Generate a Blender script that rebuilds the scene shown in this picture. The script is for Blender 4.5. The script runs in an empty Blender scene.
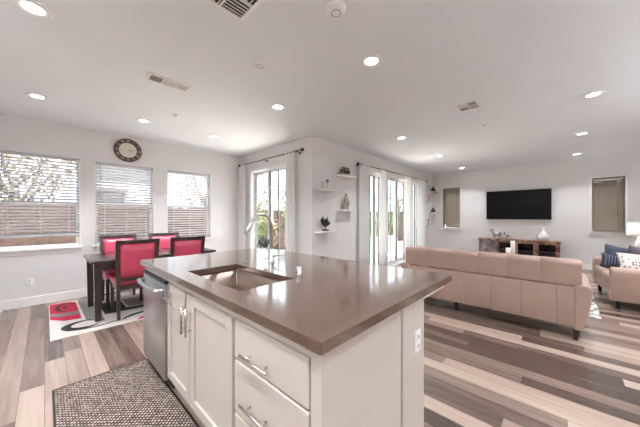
import bpy, bmesh, math, random
from mathutils import Vector, Matrix, noise
random.seed(7)
PI = math.pi
SC = bpy.context.scene
COL = SC.collection

# ------------------------------------------------------------------ camera, sky, sun, exposure
HH = 2.74                                   # ceiling height
WY, CX, SY, TX = 5.683, 3.242, 3.248, 9.154  # window wall, dining door wall, patio door wall, TV wall
BX, RY = -2.2, -2.6                         # kitchen wall behind the camera, right-hand wall
cd = bpy.data.cameras.new('camera'); cam = bpy.data.objects.new('camera', cd); COL.objects.link(cam)
cam.location = (0, 0, 1.313)
cam.rotation_euler = (PI/2, 0, math.radians(43.264) - PI/2)
cd.sensor_width = 36.0; cd.lens = 36.0*259.24/640.0
cd.shift_y = 2.6/640.0
cd.clip_start = .02
SC.camera = cam
SC.view_settings.view_transform = 'Standard'
SC.view_settings.look = 'None'
SC.view_settings.gamma = 1.0
SC.view_settings.use_curve_mapping = False
SC.view_settings.exposure = 1.54
W = bpy.data.worlds.new('sky'); SC.world = W; W.use_nodes = True
wn = W.node_tree.nodes; wl = W.node_tree.links
bgn = wn['Background']
tc = wn.new('ShaderNodeTexCoord'); nz = wn.new('ShaderNodeTexNoise'); nz.inputs['Scale'].default_value = 2.2
nz.inputs['Detail'].default_value = 6
rp = wn.new('ShaderNodeValToRGB')
rp.color_ramp.elements[0].position = .4; rp.color_ramp.elements[0].color = (.66, .80, .97, 1)
rp.color_ramp.elements[1].position = .62; rp.color_ramp.elements[1].color = (.93, .965, 1, 1)
wl.new(tc.outputs['Generated'], nz.inputs['Vector']); wl.new(nz.outputs['Fac'], rp.inputs['Fac'])
wl.new(rp.outputs['Color'], bgn.inputs['Color'])
SKY = 1.9; SUN = 16.0; LAMP = 5.0
bgn.inputs['Strength'].default_value = SKY
sd = bpy.data.lights.new('sun', 'SUN'); so = bpy.data.objects.new('sun', sd); COL.objects.link(so)
sd.energy = SUN; sd.angle = math.radians(1.5); sd.color = (1, .95, .88)
so.rotation_euler = Vector((-.08, .27, -.96)).to_track_quat('-Z', 'Y').to_euler()
so.location = (2, -6, 12)
# unseen fill light added behind the camera to brighten the ceiling
kd = bpy.data.lights.new('ceiling_fill_back', 'AREA'); ko = bpy.data.objects.new('ceiling_fill_back', kd); COL.objects.link(ko)
kd.shape = 'RECTANGLE'; kd.size = .5; kd.size_y = 4.5; kd.energy = 62; kd.color = (.86, .94, 1)
ko.location = (-1.8, .6, 2.05); ko.rotation_euler = (PI, math.radians(-20), 0)
vd = bpy.data.lights.new('ceiling_fill_right', 'AREA'); vo = bpy.data.objects.new('ceiling_fill_right', vd); COL.objects.link(vo)  # second added fill light, out of view by the right wall, lifts the ceiling
vd.shape = 'RECTANGLE'; vd.size = 4.5; vd.size_y = .3; vd.energy = 58; vd.color = (.86, .94, 1)
vo.location = (3.0, -2.3, 2.1); vo.rotation_euler = (PI-math.radians(8), 0, 0)
SC.cycles.max_bounces = 16; SC.cycles.diffuse_bounces = 10; SC.cycles.transparent_max_bounces = 24; SC.cycles.transmission_bounces = 12

# ------------------------------------------------------------------ materials
def lin(c):
    c = c/255.0
    return c/12.92 if c <= .04045 else ((c+.055)/1.055)**2.4
def rgb(r, g, b): return (lin(r), lin(g), lin(b), 1)
def nm(m): return m.node_tree.nodes, m.node_tree.links
def mat(name, col, rough=.5, metal=0, var=.06, scale=8, bump=0, bscale=60, spec=.5, trans=0, stretch=None, coat=0):
    m = bpy.data.materials.new(name); m.use_nodes = True
    n, l = nm(m); b = n['Principled BSDF']
    b.inputs['Roughness'].default_value = rough; b.inputs['Metallic'].default_value = metal
    b.inputs['Specular IOR Level'].default_value = spec
    if coat: b.inputs['Coat Weight'].default_value = coat; b.inputs['Coat Roughness'].default_value = .1; b.inputs['Coat IOR'].default_value = 1.8
    t = n.new('ShaderNodeTexCoord'); vec = t.outputs['Object']
    if stretch:
        mp = n.new('ShaderNodeMapping'); mp.inputs['Scale'].default_value = stretch
        l.new(vec, mp.inputs['Vector']); vec = mp.outputs['Vector']
    z = n.new('ShaderNodeTexNoise'); z.inputs['Scale'].default_value = scale; z.inputs['Detail'].default_value = 4
    l.new(vec, z.inputs['Vector'])
    r = n.new('ShaderNodeValToRGB')
    lo = [max(0, c*(1-var)) for c in col[:3]]+[1]; hi = [min(1, c*(1+var)) for c in col[:3]]+[1]
    r.color_ramp.elements[0].position = .3; r.color_ramp.elements[0].color = lo
    r.color_ramp.elements[1].position = .7; r.color_ramp.elements[1].color = hi
    l.new(z.outputs['Fac'], r.inputs['Fac']); l.new(r.outputs['Color'], b.inputs['Base Color'])
    if bump:
        z2 = n.new('ShaderNodeTexNoise'); z2.inputs['Scale'].default_value = bscale; z2.inputs['Detail'].default_value = 3
        l.new(vec, z2.inputs['Vector'])
        bp = n.new('ShaderNodeBump'); bp.inputs['Strength'].default_value = bump; bp.inputs['Distance'].default_value = .01
        l.new(z2.outputs['Fac'], bp.inputs['Height']); l.new(bp.outputs['Normal'], b.inputs['Normal'])
    if trans:
        tr = n.new('ShaderNodeBsdfTranslucent'); l.new(r.outputs['Color'], tr.inputs['Color'])
        mx = n.new('ShaderNodeMixShader'); mx.inputs['Fac'].default_value = trans
        l.new(b.outputs['BSDF'], mx.inputs[1]); l.new(tr.outputs['BSDF'], mx.inputs[2])
        l.new(mx.outputs['Shader'], n['Material Output'].inputs['Surface'])
    return m
def glass_mat(name, tint=(1, 1, 1, 1), refl=.06):
    m = bpy.data.materials.new(name); m.use_nodes = True
    n, l = nm(m); n.remove(n['Principled BSDF'])
    t = n.new('ShaderNodeBsdfTransparent'); t.inputs['Color'].default_value = tint
    g = n.new('ShaderNodeBsdfGlossy'); g.inputs['Roughness'].default_value = .02
    lw = n.new('ShaderNodeLayerWeight'); lw.inputs['Blend'].default_value = .5
    pw = n.new('ShaderNodeMath'); pw.operation = 'POWER'; pw.inputs[1].default_value = 4.5; l.new(lw.outputs['Facing'], pw.inputs[0])
    f = n.new('ShaderNodeMath'); f.operation = 'MULTIPLY_ADD'; f.inputs[1].default_value = .6; f.inputs[2].default_value = refl*.4; l.new(pw.outputs[0], f.inputs[0])
    x = n.new('ShaderNodeMixShader')
    l.new(f.outputs[0], x.inputs['Fac']); l.new(t.outputs[0], x.inputs[1]); l.new(g.outputs[0], x.inputs[2])
    l.new(x.outputs[0], n['Material Output'].inputs['Surface'])
    return m
def emit_mat(name, col, s):
    m = bpy.data.materials.new(name); m.use_nodes = True
    b = m.node_tree.nodes['Principled BSDF']
    b.inputs['Base Color'].default_value = col; b.inputs['Emission Color'].default_value = col
    b.inputs['Emission Strength'].default_value = s
    return m
def floor_mat():
    m = bpy.data.materials.new('plank floor'); m.use_nodes = True
    n, l = nm(m); b = n['Principled BSDF']
    def math_(op, a, c=None):
        q = n.new('ShaderNodeMath'); q.operation = op
        for i, v in enumerate((a, c)):
            if v is None: continue
            if isinstance(v, (int, float)): q.inputs[i].default_value = v
            else: l.new(v, q.inputs[i])
        return q.outputs[0]
    t = n.new('ShaderNodeTexCoord'); s = n.new('ShaderNodeSeparateXYZ'); l.new(t.outputs['Object'], s.inputs[0])
    PW, PL, SEEDV = .128, 1.9, 97
    xr = math_('DIVIDE', s.outputs[0], PW); row = math_('ADD', math_('FLOOR', xr), SEEDV)
    w1 = n.new('ShaderNodeTexWhiteNoise'); w1.noise_dimensions = '1D'; l.new(row, w1.inputs['W'])
    yo = math_('ADD', math_('DIVIDE', s.outputs[1], PL), math_('MULTIPLY', w1.outputs['Value'], 7.3))
    pid = math_('FLOOR', yo)
    cb = n.new('ShaderNodeCombineXYZ'); l.new(row, cb.inputs[0]); l.new(pid, cb.inputs[1])
    w2 = n.new('ShaderNodeTexWhiteNoise'); w2.noise_dimensions = '2D'; l.new(cb.outputs[0], w2.inputs['Vector'])
    # grain: long streaks, different on every plank
    cg = n.new('ShaderNodeCombineXYZ')
    l.new(math_('MULTIPLY', s.outputs[0], 26), cg.inputs[0]); l.new(math_('MULTIPLY', s.outputs[1], 1.6), cg.inputs[1])
    l.new(math_('MULTIPLY', w2.outputs['Value'], 40), cg.inputs[2])
    gn = n.new('ShaderNodeTexNoise'); gn.inputs['Scale'].default_value = 1; gn.inputs['Detail'].default_value = 6
    gn.inputs['Distortion'].default_value = .6
    l.new(cg.outputs[0], gn.inputs['Vector'])
    r = n.new('ShaderNodeValToRGB'); e = r.color_ramp.elements
    e[0].position = 0; e[0].color = rgb(66, 52, 47)
    e[1].position = 1; e[1].color = rgb(174, 153, 140)
    for p, c in ((.16, rgb(86, 69, 62)), (.34, rgb(114, 95, 86)), (.52, rgb(134, 113, 102)), (.74, rgb(152, 130, 117))):
        q = e.new(p); q.color = c
    fac = math_('ADD', w2.outputs['Value'], math_('MULTIPLY', math_('SUBTRACT', gn.outputs['Fac'], .5), .6))
    l.new(fac, r.inputs['Fac'])
    # joints
    fx = math_('FRACT', xr); ex = math_('MINIMUM', fx, math_('SUBTRACT', 1, fx))
    fy = math_('FRACT', yo); ey = math_('MINIMUM', fy, math_('SUBTRACT', 1, fy))
    j = math_('MINIMUM', math_('MULTIPLY', ex, PW), math_('MULTIPLY', ey, PL))
    jm = math_('LESS_THAN', j, .0016)
    mx = n.new('ShaderNodeMix'); mx.data_type = 'RGBA'
    l.new(math_('MULTIPLY', jm, .6), mx.inputs[0]); l.new(r.outputs['Color'], mx.inputs[6]); mx.inputs[7].default_value = rgb(48, 40, 36)
    l.new(mx.outputs[2], b.inputs['Base Color'])
    b.inputs['Roughness'].default_value = .24; b.inputs['Specular IOR Level'].default_value = 1.0
    bp = n.new('ShaderNodeBump'); bp.inputs['Strength'].default_value = .12; bp.inputs['Distance'].default_value = .004
    l.new(math_('SUBTRACT', gn.outputs['Fac'], jm), bp.inputs['Height']); l.new(bp.outputs['Normal'], b.inputs['Normal'])
    return m
def weave_mat():
    m = bpy.data.materials.new('woven mat'); m.use_nodes = True
    n, l = nm(m); b = n['Principled BSDF']; b.inputs['Roughness'].default_value = .9
    t = n.new('ShaderNodeTexCoord'); mp = n.new('ShaderNodeMapping'); mp.inputs['Rotation'].default_value = (0, 0, PI/4)
    l.new(t.outputs['Object'], mp.inputs['Vector'])
    v = n.new('ShaderNodeTexVoronoi'); v.inputs['Scale'].default_value = 48; v.inputs['Randomness'].default_value = .12
    l.new(mp.outputs['Vector'], v.inputs['Vector'])
    r = n.new('ShaderNodeValToRGB'); e = r.color_ramp.elements
    e[0].position = .40; e[0].color = rgb(188, 170, 156); e[1].position = .54; e[1].color = rgb(58, 46, 42)
    l.new(v.outputs['Distance'], r.inputs['Fac']); l.new(r.outputs['Color'], b.inputs['Base Color'])
    bp = n.new('ShaderNodeBump'); bp.inputs['Strength'].default_value = .5; bp.inputs['Distance'].default_value = .004; bp.invert = True
    l.new(v.outputs['Distance'], bp.inputs['Height']); l.new(bp.outputs['Normal'], b.inputs['Normal'])
    return m
def pattern_mat(name, c1, c2, scale, thr=.5, kind='voronoi', rough=.85):
    m = bpy.data.materials.new(name); m.use_nodes = True
    n, l = nm(m); b = n['Principled BSDF']; b.inputs['Roughness'].default_value = rough
    t = n.new('ShaderNodeTexCoord')
    if kind == 'voronoi':
        v = n.new('ShaderNodeTexVoronoi'); v.inputs['Scale'].default_value = scale; v.inputs['Randomness'].default_value = .35; o = v.outputs['Distance']
    elif kind == 'wave':
        v = n.new('ShaderNodeTexWave'); v.inputs['Scale'].default_value = scale; v.inputs['Distortion'].default_value = 2.5; o = v.outputs['Fac']
    else:
        v = n.new('ShaderNodeTexNoise'); v.inputs['Scale'].default_value = scale; v.inputs['Detail'].default_value = 5; o = v.outputs['Fac']
    l.new(t.outputs['Object'], v.inputs['Vector'])
    r = n.new('ShaderNodeValToRGB'); e = r.color_ramp.elements
    e[0].position = thr-.06; e[0].color = c1; e[1].position = thr+.06; e[1].color = c2
    l.new(o, r.inputs['Fac']); l.new(r.outputs['Color'], b.inputs['Base Color'])
    return m

M = {}
M['wall'] = mat('wall paint', rgb(226, 223, 222), .75, var=.012, scale=3, bump=.06, bscale=220)
M['kitchen'] = mat('taupe low-bounce wall paint', rgb(146, 138, 132), .7, var=.02, scale=3)  # unseen walls toned down to cut light bounced onto the island fronts
M['ceil'] = mat('ceiling paint', rgb(232, 235, 237), .85, var=.012, scale=3, bump=.05, bscale=160)
M['trim'] = mat('white trim', rgb(238, 235, 232), .4, var=.01)
M['vinyl'] = mat('white vinyl', rgb(236, 236, 236), .35, var=.01)
M['slat'] = mat('white slat', rgb(196, 196, 199), .45, var=.01)
M['wand'] = mat('grey wand', rgb(150, 150, 150), .3, var=.02)
M['tanslat'] = mat('tan slat', rgb(152, 139, 122), .6, var=.05, stretch=(1, 3, 60))
M['glass'] = glass_mat('window glass')
M['floor'] = floor_mat()
M['quartz'] = mat('brown quartz', rgb(92, 69, 56), .16, var=.05, scale=40, spec=.9, coat=.8)
M['cab'] = mat('cream cabinet paint', rgb(200, 188, 179), .38, var=.01)
M['dark'] = mat('dark gap', rgb(30, 27, 25), .6)
M['steel'] = mat('brushed steel', rgb(206, 208, 212), .3, 1, var=.06, scale=3, stretch=(1, 1, 60))
M['sink'] = mat('sink steel', rgb(158, 142, 131), .4, 1, var=.05, scale=3, stretch=(1, 40, 1))
M['nickel'] = mat('satin nickel', rgb(200, 193, 186), .32, 1, var=.02)
M['chrome'] = mat('chrome', rgb(220, 220, 222), .08, 1, var=.01)
M['black'] = mat('black plastic', rgb(22, 22, 23), .35)
M['screen'] = mat('black screen', rgb(8, 8, 9), .3, var=.02, spec=.2)
M['iron'] = mat('dark bronze rod', rgb(86, 76, 70), .35, .7)
M['curtain'] = mat('white curtain', rgb(244, 243, 242), .9, var=.01, bump=.08, bscale=300, trans=.42)
M['wood'] = mat('espresso wood', rgb(58, 44, 40), .28, var=.2, scale=6, stretch=(2, 2, 14), coat=.3)
M['red'] = mat('magenta leather', rgb(204, 74, 102), .3, var=.07, scale=10, bump=.1, bscale=180)
M['leather'] = mat('tan leather', rgb(170, 142, 129), .42, var=.05, scale=5, bump=.12, bscale=140)
M['seam'] = mat('leather seam', rgb(150, 118, 102), .6)
M['rugwhite'] = mat('rug ivory', rgb(202, 193, 187), .95, var=.1, scale=60, bump=.4, bscale=250)
M['rugred'] = mat('rug red', rgb(182, 32, 62), .95, var=.1, scale=60, bump=.4, bscale=250)
M['rugblack'] = mat('rug black', rgb(44, 40, 40), .95, var=.15, scale=60, bump=.4, bscale=250)
M['ruggrey'] = mat('rug grey', rgb(122, 118, 116), .95, var=.25, scale=90, bump=.4, bscale=250)
M['weave'] = weave_mat()
M['rugzebra'] = pattern_mat('zebra rug', rgb(58, 57, 60), rgb(206, 202, 198), 11, .47, 'noise', .95)
M['rustic'] = pattern_mat('rustic wood', rgb(108, 70, 56), rgb(172, 134, 114), 9, .5, 'noise', .45)
M['rusticgrey'] = pattern_mat('weathered panel', rgb(120, 112, 116), rgb(168, 152, 146), 7, .5, 'noise', .4)
M['smoke'] = glass_mat('cabinet glass', (.55, .55, .58, 1), .1)
M['white'] = mat('white ceramic', rgb(238, 236, 233), .25, var=.01)
M['candle'] = mat('white wax', rgb(240, 236, 226), .5, var=.02)
M['navy'] = pattern_mat('navy striped cloth', rgb(36, 39, 56), rgb(96, 102, 118), 9, .85, 'wave')
M['denim'] = mat('denim blue cloth', rgb(66, 71, 86), .9, var=.15, scale=30)
M['paleblue'] = mat('pale blue cloth', rgb(178, 186, 200), .9, var=.06, scale=30)
M['plum'] = mat('plum grey cloth', rgb(92, 80, 88), .9, var=.1, scale=30)
M['dots'] = pattern_mat('dotted cloth', rgb(140, 112, 110), rgb(222, 216, 210), 26, .38)
M['shade'] = mat('white lamp shade', rgb(242, 240, 238), .8, var=.01, trans=.3)
M['clockwood'] = mat('dark brown clock ring', rgb(98, 74, 66), .5, var=.2, scale=20)
M['clockface'] = mat('cream clock face', rgb(226, 218, 206), .5, var=.03)
M['numeral'] = mat('pale numeral', rgb(186, 172, 160), .5)
M['statue'] = pattern_mat('mottled stone', rgb(112, 98, 88), rgb(196, 182, 168), 40, .5, 'noise', .6)
M['bronze'] = mat('dark bronze', rgb(48, 40, 38), .35, .4)
M['elephant'] = pattern_mat('mottled bronze', rgb(62, 48, 42), rgb(188, 172, 160), 22, .56, 'noise', .4)
M['zebraw'] = pattern_mat('striped ceramic', rgb(40, 38, 38), rgb(226, 220, 212), 14, .4, 'wave', .3)
M['clear'] = glass_mat('clear glassware', (.96, .97, .97, 1), .16)
M['pebble'] = mat('dark grey decor', rgb(84, 84, 86), .45, var=.3, scale=40, bump=.5, bscale=40)
M['fence'] = pattern_mat('fence wood', rgb(40, 28, 23), rgb(62, 44, 37), 5, .5, 'noise', .8)
M['bead'] = mat('grey glazing bead', rgb(92, 100, 98), .5)
M['patio'] = mat('patio concrete', rgb(216, 212, 206), .85, var=.06, scale=3)
M['soil'] = mat('dark low-bounce yard ground', rgb(120, 110, 102), .95, var=.2, scale=30)  # yard ground made dark to cut light bounced onto blinds and fence
M['siding'] = mat('pale siding', rgb(150, 150, 152), .7, var=.02)
M['roof'] = mat('grey roof tile', rgb(84, 80, 78), .8, var=.15, scale=10)
M['stucco'] = mat('grey planter', rgb(150, 152, 152), .8, var=.08)
M['bark'] = mat('bark', rgb(104, 92, 84), .9, var=.2, scale=20)
for k, c in (('leaf1', (52, 76, 26)), ('leaf2', (80, 98, 36)), ('leaf3', (34, 54, 24)), ('gold1', (98, 82, 46)), ('gold2', (78, 72, 44)), ('gold3', (112, 102, 70))):
    M[k] = mat('foliage '+k, rgb(*c), .6, var=.15, trans=.35)
M['lens'] = emit_mat('lit diffuser', (1, .97, .93, 1), 6)

# ------------------------------------------------------------------ mesh helpers
class MB:
    def __init__(s): s.bm = bmesh.new()
    def _mi(s, geo, mi):
        for f in geo: f.material_index = mi
    def hexa(s, P, mi=0):
        v = [s.bm.verts.new(p) for p in P]
        fs = [s.bm.faces.new([v[i] for i in q]) for q in ((0, 3, 2, 1), (4, 5, 6, 7), (0, 1, 5, 4), (1, 2, 6, 5), (2, 3, 7, 6), (3, 0, 4, 7))]
        s._mi(fs, mi); return s
    def box(s, x0, x1, y0, y1, z0, z1, mi=0):
        return s.hexa([(x0, y0, z0), (x1, y0, z0), (x1, y1, z0), (x0, y1, z0), (x0, y0, z1), (x1, y0, z1), (x1, y1, z1), (x0, y1, z1)], mi)
    def rbox(s, x0, x1, y0, y1, z0, z1, r=.02, seg=3, mi=0):
        t = bmesh.new(); c = bmesh.ops.create_cube(t, size=1)
        for v in c['verts']: v.co = Vector(((x0+x1)/2+v.co.x*(x1-x0), (y0+y1)/2+v.co.y*(y1-y0), (z0+z1)/2+v.co.z*(z1-z0)))
        bmesh.ops.bevel(t, geom=t.edges[:], offset=min(r, .49*min(x1-x0, y1-y0, z1-z0)), segments=seg, profile=.5, affect='EDGES')
        return s.merge(t, mi)
    def merge(s, t, mi=0, mtx=None):
        mp = {}
        for v in t.verts: mp[v] = s.bm.verts.new(mtx @ v.co if mtx else v.co)
        for f in t.faces:
            try: q = s.bm.faces.new([mp[v] for v in f.verts]); q.material_index = mi; q.smooth = True
            except ValueError: pass
        t.free(); return s
    def bar(s, p0, p1, wx, wy, wx1=None, wy1=None, mi=0):
        wx1 = wx1 or wx; wy1 = wy1 or wy
        a, b, c, d = wx/2, wy/2, wx1/2, wy1/2
        return s.hexa([(p0[0]-a, p0[1]-b, p0[2]), (p0[0]+a, p0[1]-b, p0[2]), (p0[0]+a, p0[1]+b, p0[2]), (p0[0]-a, p0[1]+b, p0[2]),
                       (p1[0]-c, p1[1]-d, p1[2]), (p1[0]+c, p1[1]-d, p1[2]), (p1[0]+c, p1[1]+d, p1[2]), (p1[0]-c, p1[1]+d, p1[2])], mi)
    def tube(s, pts, r, n=10, mi=0, rads=None):
        pts = [Vector(p) for p in pts]; rings = []
        up = Vector((0, 0, 1)); prev = None
        for i, p in enumerate(pts):
            d = (pts[min(i+1, len(pts)-1)] - pts[max(i-1, 0)]).normalized()
            if prev is None:
                a = d.orthogonal().normalized()
            else:
                a = (prev - d*prev.dot(d))
                a = a.normalized() if a.length > 1e-6 else d.orthogonal().normalized()
            prev = a; b = d.cross(a); rr = rads[i] if rads else r
            rings.append([s.bm.verts.new(p + (a*math.cos(t)+b*math.sin(t))*rr) for t in [2*PI*k/n for k in range(n)]])
        for A, B in zip(rings, rings[1:]):
            for k in range(n):
                f = s.bm.faces.new((A[k], A[(k+1) % n], B[(k+1) % n], B[k])); f.smooth = True; f.material_index = mi
        f = s.bm.faces.new(rings[0][::-1]); f.material_index = mi
        f = s.bm.faces.new(rings[-1]); f.material_index = mi
        return s
    def lathe(s, prof, c=(0, 0, 0), n=24, mi=0, axis='Z', smooth=True):
        def P(r, h, t):
            if axis == 'Z': q = (r*math.cos(t), r*math.sin(t), h)
            elif axis == 'Y': q = (r*math.cos(t), h, r*math.sin(t))
            else: q = (h, r*math.cos(t), r*math.sin(t))
            return (c[0]+q[0], c[1]+q[1], c[2]+q[2])
        rings = []
        for r, h in prof:
            if r < 1e-5: rings.append([s.bm.verts.new(P(0, h, 0))])
            else: rings.append([s.bm.verts.new(P(r, h, 2*PI*k/n)) for k in range(n)])
        for A, B in zip(rings, rings[1:]):
            if len(A) == 1 and len(B) == 1: continue
            for k in range(n):
                k2 = (k+1) % n
                vs = [A[0], B[k2], B[k]] if len(A) == 1 else ([A[k], A[k2], B[0]] if len(B) == 1 else [A[k], A[k2], B[k2], B[k]])
                f = s.bm.faces.new(vs); f.smooth = smooth; f.material_index = mi
        return s
    def ball(s, c, rx, ry=None, rz=None, mi=0, sub=2, jit=0):
        ry = ry or rx; rz = rz or rx
        t = bmesh.new(); bmesh.ops.create_icosphere(t, subdivisions=sub, radius=1)
        for v in t.verts:
            k = 1 + (jit*noise.noise(v.co*2.3+Vector(c)*7) if jit else 0)
            v.co = Vector((c[0]+v.co.x*rx*k, c[1]+v.co.y*ry*k, c[2]+v.co.z*rz*k))
        return s.merge(t, mi)
    def prism(s, poly, axis, a0, a1, mi=0):
        def P(u, v, w): return {'X': (w, u, v), 'Y': (u, w, v), 'Z': (u, v, w)}[axis]
        A = [s.bm.verts.new(P(u, v, a0)) for u, v in poly]; B = [s.bm.verts.new(P(u, v, a1)) for u, v in poly]
        n = len(poly)
        fs = [s.bm.faces.new(A), s.bm.faces.new(B[::-1])] + [s.bm.faces.new((A[k], B[k], B[(k+1) % n], A[(k+1) % n])) for k in range(n)]
        s._mi(fs, mi); return s
    def build(s, name, mats, parent=None, bevel=0, seg=2, loc=None, sub=0, solid=0):
        bmesh.ops.recalc_face_normals(s.bm, faces=s.bm.faces[:])
        me = bpy.data.meshes.new(name); s.bm.to_mesh(me); s.bm.free()
        for m in (mats if isinstance(mats, (list, tuple)) else [mats]): me.materials.append(m)
        o = bpy.data.objects.new(name, me); COL.objects.link(o)
        if parent: o.parent = parent
        if loc: o.location = loc
        if solid:
            md = o.modifiers.new('solid', 'SOLIDIFY'); md.thickness = solid
        if bevel:
            md = o.modifiers.new('bevel', 'BEVEL'); md.width = bevel; md.segments = seg; md.limit_method = 'ANGLE'
            md.harden_normals = False
        if sub:
            md = o.modifiers.new('sub', 'SUBSURF'); md.levels = sub; md.render_levels = sub
        return o
def tag(o, label, cat, group=None):
    o['label'] = label; o['category'] = cat
    if group: o['group'] = group
    return o
def thing(name, label, cat, loc=(0, 0, 0), rz=0, group=None):
    o = bpy.data.objects.new(name, None); COL.objects.link(o)
    o.empty_display_size = .1; o.location = loc; o.rotation_euler = (0, 0, rz)
    return tag(o, label, cat, group)
def struct(o): o['kind'] = 'structure'; return o
def dup(src, loc, rz=None, label=None):
    r = src.copy(); COL.objects.link(r); r.location = loc
    if rz is not None: r.rotation_euler = (0, 0, rz)
    if label: r['label'] = label
    for ch in list(src.children):
        c = ch.copy(); COL.objects.link(c); c.parent = r
        for g in list(ch.children):
            d = g.copy(); COL.objects.link(d); d.parent = c
    return r

# ------------------------------------------------------------------ the room
T = .15
struct(MB().box(BX-T, TX+T, RY-T, SY+T, -.12, 0).box(BX-T, CX+T, SY+T, WY+T, -.12, 0).build('floor', M['floor']))
struct(MB().box(BX-T, TX+T, RY-T, SY+T, HH, HH+.2).box(BX-T, CX+T, SY+T, WY+T, HH, HH+.2).build('ceiling', M['ceil']))
def wall_with_holes(name, axis, a0, a1, t0, t1, holes, mt='wall'):
    m = MB()
    def put(u0, u1, z0, z1):
        if u1-u0 < 1e-4 or z1-z0 < 1e-4: return
        if axis == 'X': m.box(u0, u1, t0, t1, z0, z1)
        else: m.box(t0, t1, u0, u1, z0, z1)
    p = a0
    for u0, u1, z0, z1 in sorted(holes):
        put(p, u0, 0, HH); put(u0, u1, 0, z0); put(u0, u1, z1, HH); p = u1
    put(p, a1, 0, HH)
    return struct(m.build(name, M[mt]))
WZ0, WZ1 = .83, 2.24
WINS = [(-.485, .395), (.575, 1.428), (1.65, 2.522)]
DZ = 2.37
wall_with_holes('wall_left', 'X', BX-T, CX+T, WY, WY+T, [(a, b, WZ0, WZ1) for a, b in WINS])
wall_with_holes('wall_middle', 'Y', SY, WY, CX, CX+T, [(3.90, 5.28, 0, DZ)])
DOORS = [(5.05, 5.78), (5.92, 7.16), (7.40, 8.05)]
wall_with_holes('wall_patio', 'X', CX+T, TX+T, SY, SY+T, [(a, b, 0, DZ) for a, b in DOORS])
RWIN = []; BWIN = []
TW = [(-1.022, -.498, .92, 2.235), (2.435, 2.953, .90, 2.235)]
wall_with_holes('wall_right', 'X', BX-T, TX, RY-T, RY, [(a, b, c, d) for a, b, c, d in RWIN], 'kitchen')
wall_with_holes('wall_back', 'Y', RY, WY, BX-T, BX, BWIN, 'kitchen')
wall_with_holes('wall_far', 'Y', RY-T, SY, TX, TX+T, TW)
bb = .13; bt = .014
struct(MB().box(BX, CX, WY-bt, WY, 0, bb).build('baseboard_left', M['trim'], bevel=.004))
struct(MB().box(CX-bt, CX, SY, 3.86, 0, bb).box(CX-bt, CX, 5.32, WY-bt, 0, bb).build('baseboard_middle', M['trim'], bevel=.004))
m = MB(); p = CX-bt
for a, b in DOORS+[(TX, TX)]:
    m.box(p, a-.02, SY-bt, SY, 0, bb); p = b+.02
struct(m.build('baseboard_patio', M['trim'], bevel=.004))
struct(MB().box(TX-bt, TX, RY, SY-bt, 0, bb).build('baseboard_far', M['trim'], bevel=.004))

# ledges added on the two unseen walls as bodies for the ceiling fill lights
struct(MB().box(.6, 5.4, RY, -2.1, 2.0, 2.06).box(.6, 5.4, -2.12, -2.1, 2.06, 2.13).build('trim_1', M['trim'], bevel=.003))
struct(MB().box(BX, -1.5, -1.75, 2.95, 1.9, 1.96).box(-1.52, -1.5, -1.75, 2.95, 1.96, 2.06).build('trim_2', M['trim'], bevel=.003))
# windows of the dining wall (look out along +Y)
def frame_ring(m, axis, u0, u1, z0, z1, t0, t1, w, mi=0):
    def b(a, c, d, e):
        if axis == 'X': m.box(a, c, t0, t1, d, e, mi)
        else: m.box(t0, t1, a, c, d, e, mi)
    b(u0, u1, z0, z0+w); b(u0, u1, z1-w, z1); b(u0, u0+w, z0+w, z1-w); b(u1-w, u1, z0+w, z1-w)
n_win = 0
for a, b in WINS:
    n_win += 1
    m = MB(); frame_ring(m, 'X', a, b, WZ0, WZ1, WY+.085, WY+T, .04)
    zm = 1.51
    m.box(a+.04, b-.04, WY+.09, WY+.14, zm-.025, zm+.025)
    o = struct(m.build('window_%d' % n_win, M['vinyl'], bevel=.004))
    MB().box(a+.04, b-.04, WY+.112, WY+.118, WZ0+.04, zm-.025).box(a+.04, b-.04, WY+.122, WY+.128, zm+.025, WZ1-.04).build('glass', M['glass'], o)
    MB().box(a-.03, b+.03, WY-.045, WY+.086, WZ0-.022, WZ0+.002).box(a-.015, b+.015, WY-.016, WY, WZ0-.085, WZ0-.022).build('window_sill', M['trim'], o, bevel=.004)
    tm = MB()
    tm.box(a-.004, a+.006, WY-.002, WY+.085, WZ0+.002, WZ1).box(b-.006, b+.004, WY-.002, WY+.085, WZ0+.002, WZ1).box(a+.006, b-.006, WY-.002, WY+.085, WZ1-.006, WZ1+.004)
    tm.build('window_jamb', M['trim'], o)
# windows of the TV wall (look out along +X)
for a, b, z0, z1 in TW:
    n_win += 1
    m = MB(); frame_ring(m, 'Y', a, b, z0, z1, TX+.085, TX+T, .035); m.box(TX+.09, TX+.14, a+.035, b-.035, 1.53, 1.57)
    o = struct(m.build('window_%d' % n_win, M['vinyl'], bevel=.003))
    MB().box(TX+.112, TX+.118, a+.035, b-.035, z0+.035, 1.53).box(TX+.118, TX+.124, a+.035, b-.035, 1.57, z1-.035).build('glass', M['glass'], o)
    m = MB(); w = .045
    m.box(TX-.016, TX+.085, a-w, a, z0, z1+w).box(TX-.016, TX+.085, b, b+w, z0, z1+w).box(TX-.016, TX+.085, a, b, z1, z1+w)
    m.build('window_casing', M['trim'], o, bevel=.003)
    MB().box(TX-.05, TX+.085, a-w-.03, b+w+.03, z0-.025, z0).box(TX-.016, TX, a-w, b+w, z0-.075, z0-.025).build('window_sill', M['trim'], o, bevel=.003)
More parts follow.
